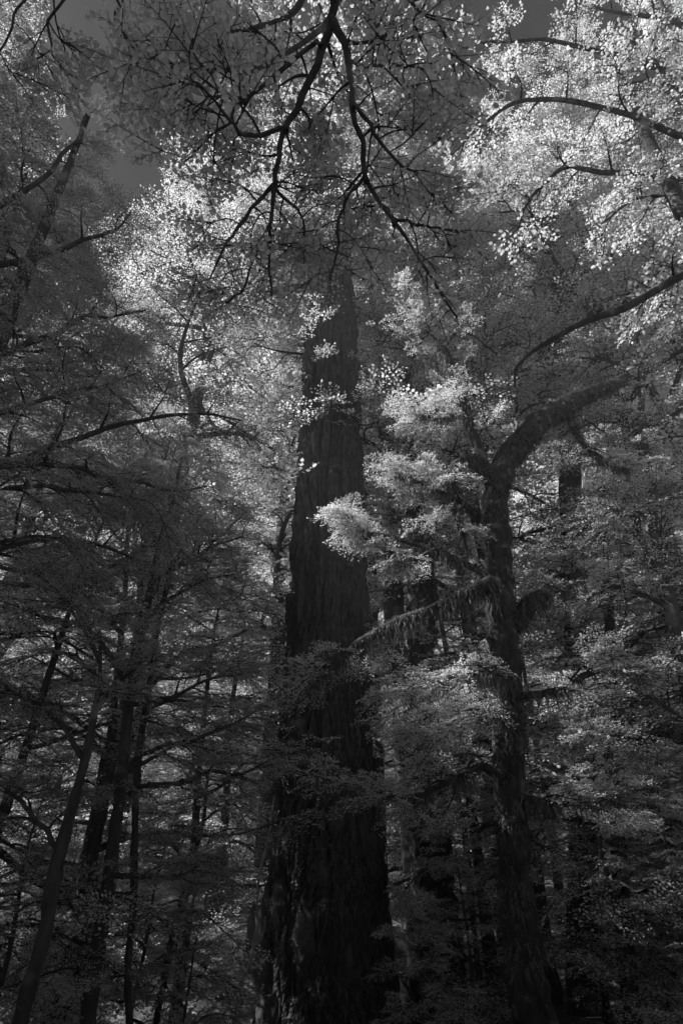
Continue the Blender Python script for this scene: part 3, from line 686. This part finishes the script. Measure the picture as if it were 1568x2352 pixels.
hero('tall_tree', 'tall dark trunk rising above the bent mossy limb into the bright crown',
     [(1335, 2300, 13.5, 34), (1330, 1800, 13.5, 30), (1315, 1300, 13.5, 26), (1300, 1000, 13.5, 23), (1292, 830, 13.5, 22), (1288, 700, 13.5, 20), (1268, 580, 13.5, 18), (1250, 450, 13.5, 15), (1238, 300, 13.5, 10), (1225, 150, 13.5, 5)],
     [W_([(1290, 720), (1330, 640), (1400, 560), (1460, 520)], 13.5, 9, 2), W_([(1275, 620), (1220, 600), (1170, 560), (1120, 560)], 13.5, 8, 2), W_([(1262, 540), (1220, 470), (1160, 420), (1100, 430)], 13.3, 9, 2), W_([(1295, 850), (1220, 800), (1130, 790), (1060, 800)], 13, 8, 2),
      W_([(1292, 780), (1370, 740), (1440, 750)], 13, 8, 2), W_([(1250, 420), (1310, 340), (1390, 300)], 13.5, 8, 2), W_([(1240, 320), (1190, 230), (1130, 170)], 13.5, 7, 2), W_([(1232, 230), (1290, 150), (1350, 90)], 13.5, 6, 2)],
     T_BEECH, LEAF, .8, BARK, 10, 1.4, 3, seed=73, wob=.08, moss=200, crown_up=(8, 1.4, .7))
# broadleaf tree beyond the right edge: sunlit leaves at the upper right
t0 = at(1760, 900, 5.0); PT = np.stack([np.full(30, t0[0]), np.full(30, 5.0), np.linspace(gz(t0[0], 5.0) - .4, 14, 30)], 1)
hero('broadleaf_tree', 'broadleaf tree beyond the right edge with bright sunlit leaf clusters at upper right', (PT, np.linspace(.26, .04, 30)),
     [dict(p=W_([(1760, 560), (1640, 590), (1568, 625), (1480, 680), (1400, 722), (1300, 765), (1230, 805), (1190, 842), (1182, 880)], 5.0, 13, 3), sub=7, start=.1, end=.55, tipn=0),
      W_([(1760, 480), (1600, 420), (1480, 400), (1380, 400), (1300, 380), (1240, 430), (1200, 480), (1140, 480)], 5.2, 9, 2),
      W_([(1760, 400), (1600, 330), (1450, 270), (1300, 230), (1180, 240), (1090, 300), (1040, 360)], 5.0, 9, 2),
      W_([(1760, 260), (1600, 200), (1450, 140), (1300, 100), (1160, 90), (1050, 120)], 4.8, 8, 2),
      W_([(1760, 600), (1640, 520), (1540, 450), (1450, 460), (1380, 520)], 5.2, 7, 2),
      W_([(1760, 150), (1620, 80), (1500, 40), (1390, 20), (1300, 10)], 4.8, 7, 2), W_([(1760, 340), (1640, 270), (1520, 190), (1430, 190)], 4.6, 7, 2),
      W_([(1760, 300), (1650, 180), (1560, 60), (1480, -40)], 5.0, 9, 2)],
     T_BIG, LEAF_NEAR, .44, BARK, 12, .75, 3, seed=79, wob=.05, flat=.5, single=300)

# the branch hanging over the camera
def zpath(pts, z, r0, r1, n=22, seed=0):
    P = []; R = []
    for i, (x, y) in enumerate(pts):
        zz = z - .06 * i; d = ray(x, y); t = (zz - CAMZ) / d[2]; P.append(np.array([0, 0, CAMZ]) + d * t)
        R.append((r0 + (r1 - r0) * i / (len(pts) - 1)) * t / FPX)
    Q = spline(np.hstack([np.array(P), np.array(R)[:, None]]), n)
    Q[:, :3] += (np.stack([vnoise(np.stack([np.arange(n) * .5, np.full(n, c * 3.7), np.full(n, seed * 1.3)], 1), seed) for c in range(3)], 1) - .5) * .035 * np.minimum(1, np.arange(n) / 3)[:, None]
    return Q[:, :3], np.maximum(Q[:, 3], .002)
TZ = 5.6
def hanging_tree():
    main = zpath([(790, -700), (780, -300), (766, -60), (764, 50)], TZ + .25, 12, 9)
    x0 = main[0][0]
    tx, ty = x0[0] + .3, x0[1] - 1.6
    zz = np.linspace(gz(tx, ty) - .4, 14, 24); PT = np.stack([tx + .1 * np.sin(zz * .7), np.full(24, ty), zz], 1)
    lead = (spline([np.array([tx + .05, ty, 4.7]), np.array([tx - .1, ty + .6, 5.3]), x0], 10), np.linspace(.09, .055, 10))
    b = dict(bare=True)
    L = [dict(p=lead, bare=True), dict(p=main, bare=True),
         zpath([(764, 45), (735, 130), (700, 210), (660, 290), (640, 360), (630, 430), (622, 510), (620, 590), (625, 680)], TZ, 9.5, 2.5, 40, 1),
         zpath([(764, 45), (790, 100), (805, 170), (815, 260), (835, 350), (838, 405), (880, 470), (940, 560), (1000, 660), (1050, 730)], TZ, 9, 2.5, 40, 2),
         zpath([(728, 95), (640, 165), (560, 230), (500, 300), (420, 370)], TZ, 6, 2, 22, 3), zpath([(660, 290), (580, 312), (530, 285), (480, 215), (420, 180)], TZ - .15, 6, 2, 22, 4),
         zpath([(635, 415), (570, 490), (520, 560), (480, 640)], TZ - .25, 5, 2, 22, 5), zpath([(800, 140), (850, 150), (910, 150), (970, 160)], TZ - .1, 5, 2, 22, 6),
         zpath([(838, 405), (790, 470), (775, 560), (760, 640)], TZ - .25, 5, 2, 22, 7), zpath([(815, 240), (870, 320), (910, 370), (960, 400)], TZ - .15, 5, 2, 22, 8),
         zpath([(622, 540), (580, 600), (560, 660), (520, 700)], TZ - .3, 4, 2, 22, 9), zpath([(900, 500), (980, 520), (1050, 530)], TZ - .3, 4, 2, 22, 10), zpath([(560, 230), (500, 220), (440, 260)], TZ - .1, 4, 2, 22, 11),
         zpath([(780, -200), (880, -60), (960, 20), (1010, 60)], TZ + .1, 5, 2, 22, 13), zpath([(630, 430), (690, 500), (700, 580)], TZ - .2, 4, 2, 22, 14),
         dict(p=zpath([(480, 300), (420, 230), (385, 150), (350, 120)], TZ, 3, 1.5, 22, 15), sub=4), dict(p=zpath([(785, -300), (560, -260), (330, -160), (180, -40), (110, 60), (130, 140)], TZ + .2, 7, 2, 30, 16), sub=6), dict(p=zpath([(250, -110), (270, 0), (260, 60), (330, 110)], TZ + .1, 4, 1.5, 22, 17), sub=2), dict(p=zpath([(180, -40), (60, 0), (20, 80), (-20, 160)], TZ, 4, 1.5, 22, 18), sub=5)]
    hub = np.array([tx, ty, 10.5])
    for q, pts in enumerate([[(760, -150), (680, 20), (600, 60), (520, 70), (450, 60)], [(800, -150), (760, 40), (640, 130), (560, 170), (500, 150)], [(850, -120), (860, 40), (900, 110), (960, 130)], [(720, -160), (600, -80), (520, -20), (450, 10)]]):
        Pz, Rz = zpath(pts, 12.2, 9, 2, 24, 30 + q); lead2 = spline([hub + np.array([0, 0, q * .3]), (hub + Pz[0]) / 2 + np.array([0, 0, .5]), Pz[0]], 8)[:-1]
        L.append(dict(p=(np.vstack([lead2, Pz]), np.concatenate([np.linspace(.09, Rz[0], 7), Rz])), L=.5, sub=13, sublen=.8, per=3, start=.35))
    root = hero('overhanging_tree', 'dark forked branch with round leaves hanging in from the top edge', (PT, np.linspace(.22, .08, 24)), L, T_BIG, LEAF_NEAR, .33, BARK, 8, .36, 1, seed=83, flat=.45, start=.08, single=300, lift=.5)
    return root
hang = hanging_tree()

# ------------------------------------------------------------------ undergrowth
def make_fern(seed):
    rr_ = np.random.default_rng(seed)
    root = empty('fern')
    n = 8
    for k in range(n):
        t = spray(300 + seed * 20 + k, 26, .16, .12, droop=.55, width=.20, wd=.22, jit=.15, wood=.008)
        a = k / n * 6.28 + rr_.uniform(-.3, .3); L = rr_.uniform(.6, .95); el = rr_.uniform(.5, 1.0)
        d = nrm(np.array([math.cos(a), math.sin(a), el])); u = nrm(UPZ - d * d[2]); w = np.cross(u, d); M = np.stack([d, w, u]) * L
        V = np.vstack([t['lv'] @ M, t['tv'] @ M])
        link('frond', mesh('fern_frond', V, [(t['lf'], 0), (t['tf'] + len(t['lv']), 1)], [FERN, TWIG], False), root)
    return Kind(root)
FERNS = [make_fern(i) for i in range(2)]
def on_ground(x, y):
    d = ray(x, y); t = 1.0
    for t in np.arange(2, 60, .1):
        p = np.array([0, 0, CAMZ]) + d * t
        if p[2] < gz(p[0], p[1]): break
    return p
def lab_where(x, y, what):
    a, b, _ = proj((x, y, gz(x, y)))
    return a
plants = []
r = np.random.default_rng(17)
for k in range(34):
    Yp = 4.4 + 15 * (k / 33) ** 1.2; x = r.uniform(-.62, .62) * Yp
    if Yp < 6: Yp += 2.5
    if abs(x + .4) < 1.9 and Yp > 10: x += 4 if x > -.4 else -4
    px = proj((x, Yp, gz(x, Yp)))[0]
    if 560 < px < 1330 and k % 3 != 1: x = -r.uniform(.2, .62) * Yp
    plants.append((x, Yp, 'fern' if k % 3 == 1 else 'shrub', k))
for x, Yp in [(-2.1, 9.6), (-1.4, 9.3), (-.5, 9.2), (.4, 9.3), (1.2, 9.9), (1.9, 9.4), (-2.4, 10.6)]: plants.append((x, Yp, 'fern', len(plants)))
ORD = ['first', 'second', 'third', 'fourth', 'fifth', 'sixth', 'seventh', 'eighth', 'ninth', 'tenth', 'eleventh', 'twelfth', 'thirteenth', 'fourteenth', 'fifteenth', 'sixteenth', 'seventeenth', 'eighteenth', 'nineteenth', 'twentieth', 'twenty-first', 'twenty-second', 'twenty-third', 'twenty-fourth', 'twenty-fifth']
for what in ('fern', 'shrub'):
    ps = sorted([p for p in plants if p[2] == what], key=lambda p: proj((p[0], p[1], gz(p[0], p[1])))[0])
    for i, (x, y, w, k) in enumerate(ps):
        kd = FERNS[k % 2] if what == 'fern' else SHRUB[k % 2]
        kd.place(x, y, r.uniform(0, 6.28), r.uniform(.8, 1.25) * (.55 if y < 7 else .8), ('arching fern on the forest floor, %s fern counted from the left' if what == 'fern' else 'low leafy shrub on the forest floor, %s shrub counted from the left') % ORD[i], what, 'ferns on the forest floor' if what == 'fern' else 'shrubs on the forest floor')
C = Crown(T_BEECH, 991)
for k in range(450):
    Yp = 3.5 + 24 * r.random() ** 1.5; x = r.uniform(-.75, .75) * Yp; a = r.uniform(0, 6.28)
    C.put(np.array([x, Yp, gz(x, Yp) + r.uniform(.0, .25)]), nrm(np.array([math.cos(a), math.sin(a), r.uniform(0, .5)])), nrm(UPZ + r.normal(0, .3, 3)), r.uniform(.25, .5))
o = link('ground_cover', C.mesh('ground_cover', FERN)); o['kind'] = 'stuff'; tag(o, 'low leafy ground cover spread over the forest floor', 'ground cover')

# ------------------------------------------------------------------ the forest behind: rows of trees
r = np.random.default_rng(3)
rows = []
for Y in (20, 25, 31, 38, 46, 56):
    hw = .75 * Y; n = int(hw * 2 / (2.6 + Y * .035)); row = []
    for i in range(n):
        row.append((-hw + 2 * hw * (i + r.uniform(.1, .9)) / n, Y + r.uniform(-2, 2)))
    rows.append(row)
ROWN = ['nearest', 'second', 'third', 'fourth', 'fifth', 'farthest']
k = 0
for ri, row in enumerate(rows):
    cnt = {}
    row = sorted(row, key=lambda p: proj((p[0], p[1], 3))[0])
    for i, (x, y) in enumerate(row):
        u = k % 5 in (1, 3, 4) or (y < 34 and -18 < x < 9); k += 1
        kd = UNDER[k % 2] if u else TALL[k % 3]
        what = 'small layered' if u else 'tall slim'; cnt[what] = cnt.get(what, 0) + 1
        kd.place(x, y, r.uniform(0, 6.28), r.uniform(.85, 1.25) * (1.3 if u else 1), '%s tree in the %s row behind the giant trunk, %s from the left' % (what, ROWN[ri], ORD[cnt[what] - 1]), 'tree', 'distant trees behind the giant trunk')

# ------------------------------------------------------------------ the misty air
m, t, out = mat_new('mist')
pv = t.nodes.new('ShaderNodeVolumePrincipled'); pv.inputs['Color'].default_value = (.95, .95, .95, 1); pv.inputs['Density'].default_value = .0038; pv.inputs['Anisotropy'].default_value = 0.0
t.links.new(pv.outputs[0], out.inputs['Volume'])
hx, hy0, hy1, hz0, hz1 = 60, -25, 75, -4, 34
V = np.array([(x, y, z) for z in (hz0, hz1) for y in (hy0, hy1) for x in (-hx, hx)])
hz = link('haze', mesh('haze', V, [(np.array([[0, 2, 3, 1], [4, 5, 7, 6], [0, 1, 5, 4], [2, 6, 7, 3], [0, 4, 6, 2], [1, 3, 7, 5]]), 0)], [m], False)); hz['kind'] = 'stuff'
tag(hz, 'thin sunlit mist hanging between the trees', 'mist')
